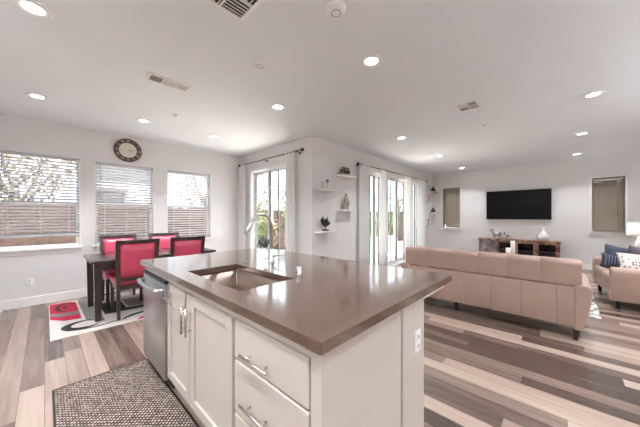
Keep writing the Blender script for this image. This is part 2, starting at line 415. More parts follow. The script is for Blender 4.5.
# windows in the two walls behind and beside the camera
for axis, lst, t0, t1 in (('X', RWIN, RY-T, RY-T+.06), ('Y', BWIN, BX-T, BX-T+.06)):
    for a, b, z0, z1 in lst:
        n_win += 1
        m = MB(); frame_ring(m, axis, a, b, z0, z1, t0, t1, .05)
        o = struct(m.build('window_%d' % n_win, M['vinyl']))
        tt = (t0+t1)/2
        g = MB()
        if axis == 'X': g.box(a+.05, b-.05, tt-.003, tt+.003, z0+.05, z1-.05)
        else: g.box(tt-.003, tt+.003, a+.05, b-.05, z0+.05, z1-.05)
        g.build('glass', M['glass'], o)
# patio doors
def slider(idx, axis, u0, u1, face, sgn_out, handle_side=0):
    """white framed glass sliding door set in the wall; face = room side plane of the wall"""
    def mk(fn_list, name, mt, parent=None, bev=.004):
        m = MB()
        for (a, b, t0, t1, z0, z1) in fn_list:
            if axis == 'X': m.box(a, b, face+t0, face+t1, z0, z1)
            else: m.box(face+t0, face+t1, a, b, z0, z1)
        return m.build(name, mt, parent, bevel=bev)
    w = .05
    o = struct(mk([(u0, u0+w, .0, T, 0, DZ), (u1-w, u1, .0, T, 0, DZ), (u0+w, u1-w, 0, T, DZ-w, DZ), (u0+w, u1-w, 0, T, 0, .03)], 'door_%d' % idx, M['vinyl']))
    mid = (u0+u1)/2; s = .06
    for (a, b, t) in ((u0+w, mid+s/2, .03), (mid-s/2, u1-w, .085)):
        p = mk([(a, a+s, t, t+.04, .03, DZ-w), (b-s, b, t, t+.04, .03, DZ-w), (a+s, b-s, t, t+.04, .03, .12), (a+s, b-s, t, t+.04, DZ-w-s, DZ-w)], 'sliding_panel', M['vinyl'], o)
        mk([(a+s, a+s+.014, t+.006, t+.034, .12, DZ-w-s), (b-s-.014, b-s, t+.006, t+.034, .12, DZ-w-s), (a+s+.014, b-s-.014, t+.006, t+.034, .12, .134), (a+s+.014, b-s-.014, t+.006, t+.034, DZ-w-s-.014, DZ-w-s)], 'glazing_bead', M['bead'], p, 0)
        mk([(a+s+.014, b-s-.014, t+.017, t+.023, .134, DZ-w-s-.014)], 'glass', M['glass'], p, 0)
    q = u0+w+.30*(u1-u0)
    mk([(q, q+.045, T-.018, T-.004, .03, DZ-w)], 'screen_stile', M['bead'], o)
    hx = mid-s/2+.01
    mk([(hx, hx+.025, .0, .03, .95, 1.2)], 'door_handle', M['nickel'], o)
    return o
slider(1, 'Y', 3.90, 5.28, CX, 1)
for i, (a, b) in enumerate(DOORS): slider(2+i, 'X', a, b, SY, 1)

# ------------------------------------------------------------------ outside
struct(MB().box(-14, CX+T, WY+T, 24, -.2, -.06).box(TX+T, 26, -16, SY+T, -.2, -.06).build('ground', M['soil']))
struct(MB().box(CX+T, 26, WY+T, 24, -.2, -.06).box(CX+T, 26, SY+T, WY+T, -.2, -.06).box(-14, TX+T, -16, RY-T, -.2, -.06).box(-14, BX-T, RY-T, WY+T, -.2, -.06).build('ground', M['patio']))
def fence(label, x0, x1, y0, y1, z1=1.62):
    along = abs(x1-x0) > abs(y1-y0); L = max(abs(x1-x0), abs(y1-y0))
    t = thing('wood_fence', label, 'fence', (x0, y0, -.06), 0 if along else PI/2, 'garden fences')
    m = MB(); p = 0
    while p < L-.01:
        q = min(p+.14, L); z = z1+random.uniform(-.012, .012)
        k_ = int(p/.14) % 2; m.box(p-.006*k_, q+.006*k_, -.011-.016*k_, .007-.016*k_, .02, z); p = q
    m.build('board_panel', M['fence'], t)
    MB().box(0, L, .011, .05, .35, .44).box(0, L, .011, .05, 1.25, 1.34).build('rail', M['fence'], t)
    p = 0
    while p <= L:
        MB().box(p-.045, p+.045, .05, .14, 0, z1+.04).build('post', M['fence'], t); p += 2.4
fence('long reddish brown board fence beyond the dining windows', -5, 9, 8.3, 8.3)
fence('board fence added beyond the television wall to darken the view below the tan blinds', 11.6, 11.6, -7, 3.4, 2.4)  # extra fence, keeps the gap under the tan blinds dark
fence('reddish brown board fence closing the patio side beyond the sliding doors', 13.2, 13.2, 3.6, 14)
def leaf_cloud(m, c, rx, ry, rz, n, s, mats=3):
    for _ in range(n):
        while True:
            q = Vector((random.uniform(-1, 1), random.uniform(-1, 1), random.uniform(-1, 1)))
            if .25 < q.length < 1: break
        p = Vector((c[0]+q.x*rx, c[1]+q.y*ry, c[2]+q.z*rz))
        d = Vector((random.gauss(0, 1), random.gauss(0, 1), random.gauss(0, 1))).normalized(); e = d.orthogonal().normalized()
        l = s*random.uniform(.7, 1.4); w = l*.45
        vs = [m.bm.verts.new(v) for v in (p-d*l, p+e*w, p+d*l, p-e*w)]
        f = m.bm.faces.new(vs); f.material_index = random.randrange(mats)
def shrub(label, x, y, h, r, pal='leaf', n=700, s=.06, name='garden_shrub', cat='shrub', group='garden shrubs', trunk=.15):
    t = thing(name, label, cat, (x, y, -.06), 0, group)
    m = MB()
    for k in range(4):
        a = k*PI/2+random.random(); m.tube([(0, 0, 0), (math.cos(a)*r*.3, math.sin(a)*r*.3, h*.35), (math.cos(a)*r*.6, math.sin(a)*r*.6, h*.75)], .02, 6, rads=[.03, .022, .01])
    m.build('stem', M['bark'], t)
    m = MB(); leaf_cloud(m, (0, 0, h*(.5+trunk/2)), r, r, h*(.5-trunk/2), n, s)
    m.build('foliage', [M[pal+'1'], M[pal+'2'], M[pal+'3']], t)
def tree(label, x, y, h, r, pal='gold', n=900):
    t = thing('garden_tree', label, 'tree', (x, y, -.06), 0, 'trees beyond the fence')
    m = MB().tube([(0, 0, 0), (.05, 0, h*.3), (0, .05, h*.55)], .08, 8, rads=[.1, .08, .06])
    for k in range(7):
        a = k*.9; m.tube([(0, .03, h*(.35+.03*k)), (math.cos(a)*r*.5, math.sin(a)*r*.5, h*.62), (math.cos(a)*r*.85, math.sin(a)*r*.85, h*(.8+.02*k))], .03, 6, rads=[.04, .025, .01])
    m.build('trunk', M['bark'], t)
    m = MB(); leaf_cloud(m, (0, 0, h*.7), r, r, h*.32, n, .075); m.build('crown', [M[pal+'1'], M[pal+'2'], M[pal+'3']], t)
tree('bare golden tree beyond the fence, seen through the leftmost window', -.5, 9.9, 4.0, 1.25, 'gold', 1100)
tree('pale leafy tree beyond the fence, seen through the third window', 4.35, 10.2, 4.0, 1.1, 'gold', 900)
tree('golden tree rising over the fence, left in the dining sliding door', 6.75, 10.2, 3.5, 1.0, 'gold', 900)
tree('green tree rising over the fence, right in the dining sliding door', 8.8, 10.3, 3.6, 1.0, 'leaf', 900)
tree('pale tree beyond the patio, seen through the nearest living room door', 11.6, 9.9, 4.0, 1.3, 'gold', 1100)
tree('green tree beyond the patio, seen through the middle living room door', 15.4, 7.6, 4.4, 1.5, 'leaf', 1300)
tree('golden tree beyond the patio, seen through the farthest living room door', 15.2, 4.2, 4.4, 1.4, 'gold', 1200)
shrub('bright green shrub against the fence, right half of the dining sliding door', 6.5, 7.4, 2.3, .52, n=900, group=None)
shrub('green shrub against the fence, left half of the dining sliding door', 4.85, 7.6, 1.9, .42, n=700, group=None)
shrub('yellow green shrub in the middle of the dining sliding door view', 5.62, 7.75, 1.5, .3, 'gold', 400, group=None)
shrub('green shrub seen through the nearest living room door', 9.2, 6.0, 1.7, .6, n=800, group=None)
shrub('rounded green shrub seen through the middle living room door', 11.0, 6.1, 1.9, .7, n=900, group=None)
shrub('dark green shrub seen through the farthest living room door', 12.5, 4.7, 2.2, .6, n=900, group=None)
# low grey planter wall block by the patio
t = thing('patio_planter', 'grey patio planter box seen through the living room sliding doors', 'planter', (8.6, 5.0, -.06))
m = MB(); m.box(-.7, .7, -.25, -.2, 0, .62).box(-.7, .7, .2, .25, 0, .62).box(-.7, -.65, -.2, .2, 0, .62).box(.65, .7, -.2, .2, 0, .62).box(-.65, .65, -.2, .2, 0, .05)
m.build('box', M['stucco'], t, bevel=.01)
MB().box(-.65, .65, -.2, .2, .05, .52).build('soil', M['bark'], t)
m = MB()
for k in range(5): leaf_cloud(m, (-.5+.25*k, 0, .66), .16, .18, .14, 60, .05)
m.build('plants', [M['leaf1'], M['leaf2'], M['leaf3']], t)
# neighbouring house beyond the fence
t = thing('neighbour_house', 'pale sided house beyond the fence, seen through the second window', 'house', (2.2, 12.6, -.06))
m = MB()
for k in range(26): m.hexa([(-1.1, -.02, k*.14), (1.25, -.02, k*.14), (1.25, 3, k*.14), (-1.1, 3, k*.14), (-1.1, 0, k*.14+.14), (1.25, 0, k*.14+.14), (1.25, 3, k*.14+.14), (-1.1, 3, k*.14+.14)])
m.build('wall', M['siding'], t)
MB().prism([(-1.35, 3.64), (1.5, 3.64), (.1, 4.5)], 'Y', -.3, 3.2).build('roof', M['roof'], t)
w = MB().box(-.1, .6, -.06, -.0, 1.75, 2.5).build('window', M['vinyl'], t)
MB().box(-.04, .54, -.07, -.055, 1.81, 2.44).build('pane', M['stucco'], w)
MB().box(-1.12, .0, -.5, .0, 2.28, 2.36).box(-.2, -.12, -.45, -.37, 0, 2.28).build('porch_roof', M['roof'], t)

# ------------------------------------------------------------------ ceiling fixtures
def downlight(label, x, y, src=[None]):
    if src[0] is None:
        t = thing('recessed_light', label, 'ceiling light', (x, y, HH), 0, 'recessed ceiling lights')
        MB().lathe([(.056, -.001), (.06, -.006), (.092, -.009), (.1, -.004), (.1, 0), (.056, -.0005)], n=32).build('trim_ring', M['trim'], t)
        MB().lathe([(0, -.003), (.0565, -.003)], n=32).build('diffuser', M['lens'], t)
        src[0] = t
    else: t = dup(src[0], (x, y, HH), label=label)
    ld = bpy.data.lights.new('downlight', 'AREA'); ld.shape = 'DISK'; ld.size = .105; ld.energy = LAMP*(.8 if x > 8 else 1); ld.spread = math.radians(105); ld.color = (.92, .96, 1)
    lo = bpy.data.objects.new('downlight', ld); COL.objects.link(lo); lo.location = (x, y, HH-.012)
    return t
for lab, x, y in (
    ('large round downlight at the top left corner of the photo', -.055, 2.65),
    ('round downlight at far left, above the leftmost window', -.06, 4.57),
    ('round downlight above the wall clock', 1.02, 4.585),
    ('round downlight above the third window, left of the dining door', 2.07, 4.58),
    ('round downlight between the left vent and the patio corner', 2.09, 2.72),
    ('biggest round downlight right of the centre of the ceiling', 2.06, 1.29),
    ('round downlight nearest the finial of the living room curtain rod', 4.46, 2.16),
    ('round downlight above the middle sliding door of the living room', 6.42, 2.15),
    ('farthest round downlight, above the small tan window by the corner', 8.46, 2.2),
    ('highest of the three downlights on the right of the photo', 4.41, -.25),
    ('middle one of the three downlights on the right of the photo', 6.37, -.23),
    ('lowest of the three downlights on the right, over the television', 8.38, -.21)):
    downlight(lab, x, y)
for x, y in ((-.055, 1.29), (-.055, -.25), (2.06, -.25), (-1.5, 1.29), (-1.5, 2.65), (2.06, -1.7), (4.41, -1.7), (6.37, -1.7), (-.055, -1.7)):
    downlight('round downlight in the ceiling outside the photo', x, y)
def vent(label, x0, x1, y0, y1, kind):
    cx, cy = (x0+x1)/2, (y0+y1)/2; a, b = (x1-x0)/2, (y1-y0)/2
    t = thing('ceiling_vent', label, 'vent', (cx, cy, HH), 0, 'white ceiling vents')
    f = .028
    MB().box(-a, a, -b, -b+f, -.012, 0).box(-a, a, b-f, b, -.012, 0).box(-a, -a+f, -b+f, b-f, -.012, 0).box(a-f, a, -b+f, b-f, -.012, 0).build('frame', M['trim'], t, bevel=.003)
    MB().box(-a+f, a-f, -b+f, b-f, -.003, -.001).build('duct_opening', M['dark'], t)
    m = MB(); n = 0
    if kind == 'three':
        g = (2*a-2*f)/3
        for k in range(3):
            u0 = -a+f+k*g; m.box(u0-.006, u0+.006, -b+f, b-f, -.012, -.003)
            if k == 1:
                q = -b+f+.01
                while q < b-f-.005: m.hexa([(u0, q, -.004), (u0+g, q, -.004), (u0+g, q+.003, -.004), (u0, q+.003, -.004), (u0, q+.007, -.013), (u0+g, q+.007, -.013), (u0+g, q+.01, -.013), (u0, q+.01, -.013)]); q += .014
            else:
                q = u0+.012; s = -.008 if k == 0 else .008
                while q < u0+g-.008: m.hexa([(q, -b+f, -.004), (q+.003, -b+f, -.004), (q+.003, b-f, -.004), (q, b-f, -.004), (q+s, -b+f, -.013), (q+s+.003, -b+f, -.013), (q+s+.003, b-f, -.013), (q+s, b-f, -.013)]); q += .018
    else:
        m.box(-.006, .006, -b+f, b-f, -.012, -.003).box(-a+f, a-f, -.006, .006, -.012, -.003)
        for sx in (-1, 1):
            for sy in (-1, 1):
                for k in range(5):
                    q = .018+k*(a-f-.012)/5
                    if sx*sy > 0:
                        u0, u1 = sorted((sx*.006, sx*(a-f))); m.box(u0, u1, sy*q-.003, sy*q+.003, -.009, -.004)
                    else:
                        u0, u1 = sorted((sy*.006, sy*(b-f))); m.box(sx*q-.003, sx*q+.003, u0, u1, -.009, -.004)
    m.build('louver', M['trim'], t)
vent('square white ceiling vent cut by the top edge of the photo', .63, .99, 1.355, 1.715, 'four')
vent('long white three section ceiling vent above the dining side', .70, 1.12, 2.98, 3.16, 'three')
vent('small white ceiling vent over the living room, right of centre', 3.61, 3.90, .775, 1.04, 'four')
def disc(name, label, cat, x, y, r, h, group=None):
    t = thing(name, label, cat, (x, y, HH), 0, group)
    MB().lathe([(0, -h), (r*.62, -h), (r*.7, -h*.9), (r*.95, -h*.55), (r, -h*.3), (r, 0), (0, 0)], n=28).build('housing', M['trim'], t)
    MB().lathe([(r*.5, -h-.001), (r*.5, -h-.003), (r*.44, -h-.003), (r*.44, -h-.001)], n=28).build('ring', M['wand'], t)
disc('smoke_detector', 'large round smoke detector near the top centre of the photo', 'smoke detector', 1.37, 1.138, .07, .035)
disc('ceiling_speaker_cap', 'small round white ceiling disc left of the centre', 'ceiling disc', 1.385, 2.077, .062, .02)
for lab, x, y in (('tiny fire sprinkler cap beside the long dining vent', 1.262, 3.998), ('tiny fire sprinkler cap just beyond the living room vent', 4.72, .912), ('farther tiny sprinkler cap towards the television wall', 6.46, .947)):
    disc('sprinkler_cap', lab, 'sprinkler cap', x, y, .04, .012, 'sprinkler caps')

# ------------------------------------------------------------------ blinds
def blind_left(label, a, b, zbot):
    t = thing('window_blind', label, 'blind', ((a+b)/2, WY+.045, zbot), 0, 'white slatted blinds')
    w = (b-a)/2-.012; top = WZ1-zbot
    MB().box(-w, w, -.03, .03, top-.05, top-.008).build('headrail', M['slat'], t, bevel=.003)
    m = MB(); z = .045
    while z < top-.06:
        dz = .012
        m.hexa([(-w, -.025, z+dz), (w, -.025, z+dz), (w, .025, z-dz), (-w, .025, z-dz), (-w, -.025, z+dz+.0028), (w, -.025, z+dz+.0028), (w, .025, z-dz+.0028), (-w, .025, z-dz+.0028)])
        z += .048
    m.build('slats', M['slat'], t)
    MB().box(-w, w, -.027, .027, 0, .045 if zbot > .9 else .02).build('bottom_rail', M['slat'], t, bevel=.003)
    for x in (-w*.72, 0, w*.72):
        MB().box(x-.004, x+.004, -.028, -.0265, .01, top-.05).build('ladder_cord', M['slat'], t)
    MB().tube([(-w+.06, -.035, top-.05), (-w+.06, -.036, top-.05-.62)], .005, 6).build('wand', M['wand'], t)
blind_left('white slatted blind in the leftmost window, stopped above its sill', *WINS[0], 1.0)
blind_left('white slatted blind in the second window under the clock', *WINS[1], WZ0+.004)
blind_left('white slatted blind in the third window, right of the clock', *WINS[2], WZ0+.004)
def blind_far(label, a, b, z0, z1, gap):
    t = thing('window_blind', label, 'blind', (TX+.045, (a+b)/2, z0+gap), 0, 'closed tan blinds')
    w = (b-a)/2-.008; top = z1-z0-gap
    MB().box(-.03, .03, -w, w, top-.045, top-.006).build('headrail', M['tanslat'], t)
    m = MB(); z = .04
    while z < top-.05:
        m.hexa([(-.024, -w, z), (-.022, -w, z-.002), (-.022, w, z-.002), (-.024, w, z), (.020, -w, z+.05), (.022, -w, z+.048), (.022, w, z+.048), (.020, w, z+.05)]); z += .05
    m.build('slats', M['tanslat'], t)
    MB().box(-.02, .02, -w, w, 0, .02).build('bottom_rail', M['tanslat'], t)
    for y in (-w*.6, w*.6): MB().box(-.022, -.014, y-.006, y+.006, .0, top-.05).build('ladder_tape', M['tanslat'], t)
blind_far('closed tan blind in the window right of the television', *TW[0], .02)
blind_far('closed tan blind in the narrow window left of the television', *TW[1], .09)

# ------------------------------------------------------------------ curtains and rods
def curtain(label, axis, u0, u1, t, z1, folds, group):
    n = folds*10; m = MB(); rows = [.015, .5, 1.2, 1.9, z1-.07, z1]
    c = (u0+u1)/2
    grid = []
    for r, z in enumerate(rows):
        line = []
        for k in range(n+1):
            u = u0+(u1-u0)*k/n-c; amp = .021*(1-.2*(z/z1))
            v = amp*math.sin(2*PI*folds*k/n + .25*math.sin(z*2+k*.3))
            line.append(m.bm.verts.new((u, v, z) if axis == 'X' else (v, u, z)))
        grid.append(line)
    for A, B in zip(grid, grid[1:]):
        for k in range(n):
            f = m.bm.faces.new((A[k], A[k+1], B[k+1], B[k])); f.smooth = True
    o = m.build('curtain', M['curtain'], solid=.004)
    o.location = (c, t, 0) if axis == 'X' else (t, c, 0)
    return tag(o, label, 'curtain', group)
RZ = 2.50
curtain('white curtain at the left edge of the dining sliding door', 'Y', 5.33, 5.60, CX-.09, RZ+.03, 3, 'white curtains')
curtain('white curtain at the right edge of the dining sliding door', 'Y', 3.60, 3.88, CX-.09, RZ+.03, 3, 'white curtains')
for lab, a, b in (('first white curtain of the living room, beside the wall shelves', 4.57, 4.95), ('second white curtain, between the first two living room doors', 5.40, 5.72),
                  ('third white curtain, right of the widest living room door', 6.82, 7.16), ('last white curtain, nearest the far corner', 7.54, 8.18)):
    curtain(lab, 'X', a, b, SY-.09, 2.45, 4, 'white curtains')
def rod(label, axis, u0, u1, face, z, brackets):
    t = thing('curtain_rod', label, 'curtain rod', ((u0+u1)/2, face-.09, z) if axis == 'X' else (face-.09, (u0+u1)/2, z))
    h = (u1-u0)/2
    P = (lambda u, v, w: (u, v, w)) if axis == 'X' else (lambda u, v, w: (v, u, w))
    MB().tube([P(-h, 0, 0), P(h, 0, 0)], .0095, 10).build('pole', M['iron'], t)
    for s in (-1, 1):
        q = P(s*(h+.03), 0, 0)
        MB().ball(q, .033, sub=2).tube([P(s*(h-.005), 0, 0), P(s*(h+.02), 0, 0)], .014, 10).build('finial', M['iron'], t)
    for b in brackets:
        u = b-(u0+u1)/2
        MB().tube([P(u, 0, -.012), P(u, .089, -.02)], .007, 8).tube([P(u, .084, -.02), P(u, .089, -.02)], .025, 12).tube([P(u-.008, 0, 0), P(u+.008, 0, 0)], .015, 10).build('bracket', M['iron'], t)
rod('dark curtain rod over the dining sliding door', 'Y', 3.43, 5.54, CX, RZ, (3.55, 4.58, 5.5))
rod('long dark curtain rod over the living room sliding doors', 'X', 4.55, 8.2, SY, 2.42, (4.62, 5.55, 7.2, 8.12))

# ------------------------------------------------------------------ wall clock, outlets
t = thing('wall_clock', 'round wall clock with dark ring and cream face between two windows', 'clock', (1.02, WY, 2.485))
R = .205
MB().lathe([(0, 0), (R, 0), (R, -.03), (R-.012, -.036), (.135, -.03), (.13, -.02), (0, -.02)], n=48, axis='Y').build('ring', M['clockwood'], t)
MB().lathe([(.134, -.022), (0, -.022)], n=48, axis='Y').build('face', M['clockface'], t)
ROM = ['XII', 'I', 'II', 'III', 'IIII', 'V', 'VI', 'VII', 'VIII', 'IX', 'X', 'XI']
m = MB()
def stroke(m, cx, cz, th, a, b, w=.004):
    # a, b in local (right, outward) coordinates, numeral turned to stand on the ring
    def W_(p): return Vector((cx+p[0]*math.cos(th)+p[1]*math.sin(th), -.0375, cz-p[0]*math.sin(th)+p[1]*math.cos(th)))
    d = Vector((b[0]-a[0], b[1]-a[1])).normalized(); e = Vector((-d.y, d.x))*w/2
    q = [W_((a[0]-e.x, a[1]-e.y)), W_((b[0]-e.x, b[1]-e.y)), W_((b[0]+e.x, b[1]+e.y)), W_((a[0]+e.x, a[1]+e.y))]
    m.hexa([tuple(v+Vector((0, .006, 0))) for v in q]+[tuple(v) for v in q])
for i, s in enumerate(ROM):
    th = i*PI/6; rr = .169; cx, cz = rr*math.sin(th), rr*math.cos(th); hgt = .021
    wd = {'I': .011, 'V': .02, 'X': .021}; tot = sum(wd[c] for c in s); x = -tot/2
    for c in s:
        u = x+wd[c]/2
        if c == 'I': stroke(m, cx, cz, th, (u, -hgt), (u, hgt), .006)
        elif c == 'V': stroke(m, cx, cz, th, (u-.008, hgt), (u, -hgt), .006); stroke(m, cx, cz, th, (u+.008, hgt), (u, -hgt))
        else: stroke(m, cx, cz, th, (u-.008, hgt), (u+.008, -hgt), .006); stroke(m, cx, cz, th, (u+.008, hgt), (u-.008, -hgt))
        x += wd[c]
m.build('numerals', M['numeral'], t)
for nm_, ang, L, w in (('hour_hand', math.radians(97), .065, .009), ('minute_hand', math.radians(92), .095, .006)):
    dx, dz = math.sin(ang), math.cos(ang)
    MB().hexa([(-dz*w/2, -.027, dx*w/2), (dz*w/2, -.027, -dx*w/2), (dx*L+dz*w/4, -.027, dz*L-dx*w/4), (dx*L-dz*w/4, -.027, dz*L+dx*w/4),
               (-dz*w/2, -.03, dx*w/2), (dz*w/2, -.03, -dx*w/2), (dx*L+dz*w/4, -.03, dz*L-dx*w/4), (dx*L-dz*w/4, -.03, dz*L+dx*w/4)]).build(nm_, M['black'], t)
def outlet(label, loc, rz, wide=.07):
    """wall plate facing local -Y"""
    t = thing('wall_outlet', label, 'outlet', loc, rz)
    MB().rbox(-wide/2, wide/2, -.007, 0, -.057, .057, .003).build('plate', M['trim'], t)
    for z in (-.024, .024):
        s = MB().rbox(-.017, .017, -.010, -.006, z-.017, z+.017, .003).build('socket', M['trim'], t)
        MB().box(-.008, -.005, -.0108, -.0098, z-.002, z+.009).box(.005, .008, -.0108, -.0098, z-.002, z+.009).box(-.003, .003, -.0108, -.0098, z-.011, z-.005).build('slot', M['dark'], s)
outlet('white outlet plate low on the wall below the leftmost window', (-.146, WY, .35), 0, .08)

# ------------------------------------------------------------------ floating shelves with ornaments
def shelf(label, x0, x1, z):
    o = MB().rbox(-(x1-x0)/2, (x1-x0)/2, -.168, 0, -.036, 0, .004).build('floating_shelf', M['white'])
    o.location = ((x0+x1)/2, SY, z); return tag(o, label, 'shelf', 'white floating shelves')
SHL = [('white floating shelf at upper left by the corner, holding a small glass', 3.30, 3.71, 1.80), ('white floating shelf at lower left by the corner, holding a black sculpture', 3.30, 3.71, 1.045),
       ('topmost white floating shelf, holding a dark elephant', 3.92, 4.37, 2.13), ('white floating shelf holding a mottled standing figure', 3.92, 4.37, 1.445)]
for s in SHL: shelf(*s)
SHF = [('far white floating shelf, upper one nearest the last curtain', 8.27, 8.62, 1.80), ('far white floating shelf, lowest one nearest the last curtain', 8.27, 8.62, 1.045),
       ('far white floating shelf in the corner, topmost', 8.72, 9.12, 2.13), ('far white floating shelf in the corner, below the topmost', 8.72, 9.12, 1.445)]
for s in SHF: shelf(*s)
# elephant
t = thing('elephant_figurine', 'dark elephant figurine on the topmost shelf beside the curtain', 'figurine', (4.13, SY-.09, 2.13))
m = MB().ball((0, 0, .095), .085, .05, .062).ball((-.10, 0, .115), .045, .04, .045)
m.tube([(-.135, 0, .11), (-.165, 0, .075), (-.165, 0, .04), (-.185, 0, .025)], .015, 8, rads=[.022, .016, .012, .008])
for x in (-.05, .05):
    for y in (-.025, .025): m.tube([(x, y, 0), (x, y, .08)], .02, 8)
m.tube([(.083, 0, .11), (.1, 0, .06)], .005, 6); m.build('body', M['elephant'], t)
for y in (-1, 1): MB().ball((-.085, y*.043, .115), .03, .008, .038).build('ear', M['statue'], t)
# standing figure
t = thing('figure_statuette', 'mottled tall standing figure statuette on the shelf beside the curtain', 'statuette', (4.12, SY-.085, 1.445))
MB().lathe([(0, 0), (.055, 0), (.055, .02), (.045, .03), (0, .03)], n=20).build('base', M['statue'], t)
m = MB().lathe([(.045, .03), (.05, .09), (.04, .16), (.05, .2), (.045, .24), (.018, .27), (0, .275)], n=16)
m.ball((0, 0, .295), .026).tube([(-.05, 0, .235), (-.068, -.02, .17), (-.04, -.045, .14)], .012, 8).tube([(.05, 0, .235), (.07, -.01, .16), (.06, -.02, .09)], .012, 8)
m.build('body', M['statue'], t)
# black sculpture
t = thing('flame_sculpture', 'black twisted leaf sculpture on the lower left shelf', 'sculpture', (3.50, SY-.085, 1.045))
MB().rbox(-.055, .055, -.035, .035, 0, .03, .005).build('base', M['black'], t)
m = MB().tube([(0, 0, .03), (.005, 0, .08)], .008, 8)
for k in range(5):
    a = -.5+k*.25; ph = k*1.3
    m.tube([(0, 0, .07), (.085*math.sin(a*2.2)+.02, .012*math.sin(ph), .13), (.075*math.sin(a*2.6)-.02, .012*math.cos(ph), .19), (.06*math.sin(a*2), 0, .245+.025*math.cos(ph))], .01, 8, rads=[.012, .026, .022, .003])
m.build('blade', M['bronze'], t)
# small glass and toy figure on upper left shelf
t = thing('stem_glass', 'small clear stemmed glass ornament on the upper left shelf', 'glass', (3.56, SY-.085, 1.80))
MB().lathe([(0, 0), (.03, 0), (.028, .006), (.006, .012), (.005, .08), (.012, .09), (.03, .13), (.032, .16), (.028, .165), (.026, .13), (0, .095)], n=20).build('bowl', M['clear'], t)
MB().ball((0, 0, .165), .026, .026, .022, jit=.3).build('decoration', M['pebble'], t)
t = thing('glass_block', 'faint clear glass block on the upper left shelf, by the corner', 'glass block', (3.42, SY-.085, 1.80))
MB().rbox(-.03, .03, -.02, .02, 0, .12, .006).build('block', M['clear'], t)
# far ornaments
def cone(label, x, z):
    t = thing('pyramid_ornament', label, 'ornament', (x, SY-.08, z), 0, 'dark pyramid ornaments')
    MB().lathe([(0, 0), (.085, 0), (.08, .025), (.05, .09), (.02, .15), (0, .165)], n=18).build('body', M['bronze'], t)
    MB().lathe([(.086, 0), (.088, .012), (.083, .022)], n=18).build('rim', M['black'], t)
cone('dark cone shaped ornament on the topmost far corner shelf', 8.86, 2.13)
cone('dark cone shaped ornament on the far corner shelf below the topmost', 8.86, 1.445)
def spindle(label, x, z):
    t = thing('stemmed_ornament', label, 'ornament', (x, SY-.08, z), 0, 'slim dark stemmed ornaments')
    MB().lathe([(0, 0), (.04, 0), (.035, .012), (.008, .02), (.008, .08), (.02, .1), (.008, .12), (.007, .17), (0, .172)], n=16).build('stem', M['iron'], t)
    MB().lathe([(.045, .165), (.03, .15), (0, .148)], n=16).build('cup', M['iron'], t)
spindle('slim stemmed ornament on the upper far shelf beside the last curtain', 8.50, 1.80)
spindle('slim stemmed ornament on the lowest far shelf beside the last curtain', 8.46, 1.045)

# ------------------------------------------------------------------ kitchen island
KX0, KX1, KY0, KY1 = .595, 1.894, .554, 2.80
FX = .642                    # carcass front plane; door faces stand 2 cm proud
isl = thing('kitchen_island', 'cream kitchen island cabinet with shaker doors and drawers under dark counter', 'kitchen island', (1.05, 1.67, 0))
def L(x, y, z=0): return (x-1.05, y-1.67, z)
def ibox(m, x0, x1, y0, y1, z0, z1, mi=0): return m.box(x0-1.05, x1-1.05, y0-1.67, y1-1.67, z0, z1, mi)
DW0 = 2.150
m = MB()
ZC = .872
ibox(m, FX, 1.19, .60, .62, .1, ZC); ibox(m, FX, 1.19, 1.140, 1.158, .1, ZC); ibox(m, FX, 1.19, DW0-.018, DW0, .1, ZC)
ibox(m, FX, 1.19, 2.768, 2.785, 0, ZC)                      # end gable beyond the dishwasher
ibox(m, FX, 1.19, .62, 2.768, .1, .118)                     # bottom
ibox(m, FX+.06, FX+.078, .62, DW0, 0, .1)                   # toe kick
ibox(m, 1.19, 1.208, .60, 2.785, 0, ZC)                     # back
ibox(m, FX, FX+.02, .60, 2.768, .832, ZC)                   # top rail of the face frame
ibox(m, FX, FX+.02, .60, .626, .1, .832); ibox(m, FX, FX+.02, 1.126, 1.166, .1, .832); ibox(m, FX, FX+.02, 2.135, DW0, .1, .832)
ibox(m, FX+.002, FX+.02, .626, 1.126, .118, .832); ibox(m, FX+.002, FX+.02, 1.166, 2.135, .118, .832)
m.build('carcass', M['cab'], isl, bevel=.002)
m = MB(); ibox(m, FX-.012, FX, .60, 2.785, .826, ZC); ibox(m, FX-.012, FX, .60, .637, .1, .826); m.build('face_rail', M['cab'], isl, bevel=.002)
m = MB(); ibox(m, .622, 1.19, .578, .60, 0, ZC); m.build('end_panel', M['cab'], isl, bevel=.003)
m = MB(); ibox(m, 1.208, 1.465, .574, 2.79, 0, ZC); ibox(m, 1.202, 1.208, .574, .59, 0, ZC); m.build('knee_wall', M['cab'], isl, bevel=.003)
m = MB(); ibox(m, 1.465, 1.479, .60, 2.76, 0, .13); ibox(m, 1.465, 1.84, .585, 2.76, ZC-.036, ZC); m.build('overhang_board', M['trim'], isl, bevel=.002)
def shaker(name, y0, y1, z0, z1, fr=.06):
    m = MB(); x0, x1 = .622, FX
    ibox(m, x0, x1, y0, y0+fr, z0, z1); ibox(m, x0, x1, y1-fr, y1, z0, z1); ibox(m, x0, x1, y0+fr, y1-fr, z0, z0+fr); ibox(m, x0, x1, y0+fr, y1-fr, z1-fr, z1)
    ibox(m, x0+.011, x1, y0+fr, y1-fr, z0+fr, z1-fr)
    return m.build(name, M['cab'], isl, bevel=.0025)
def pull(parent, p, q):
    """bar pull between p and q with two standoffs"""
    p = Vector(L(*p)); q = Vector(L(*q)); m = MB().tube([p, q], .0065, 12)
    for f in (.2, .8):
        c = p.lerp(q, f); m.tube([c, c+Vector((.034, 0, 0))], .005, 8)
    m.build('bar_pull', M['nickel'], parent)
d1 = shaker('door', 1.709, 2.134, .125, .818); pull(d1, (.590, 1.755, .57), (.590, 1.755, .745))
d2 = shaker('door', 1.172, 1.703, .125, .818); pull(d2, (.590, 1.685, .57), (.590, 1.685, .745))
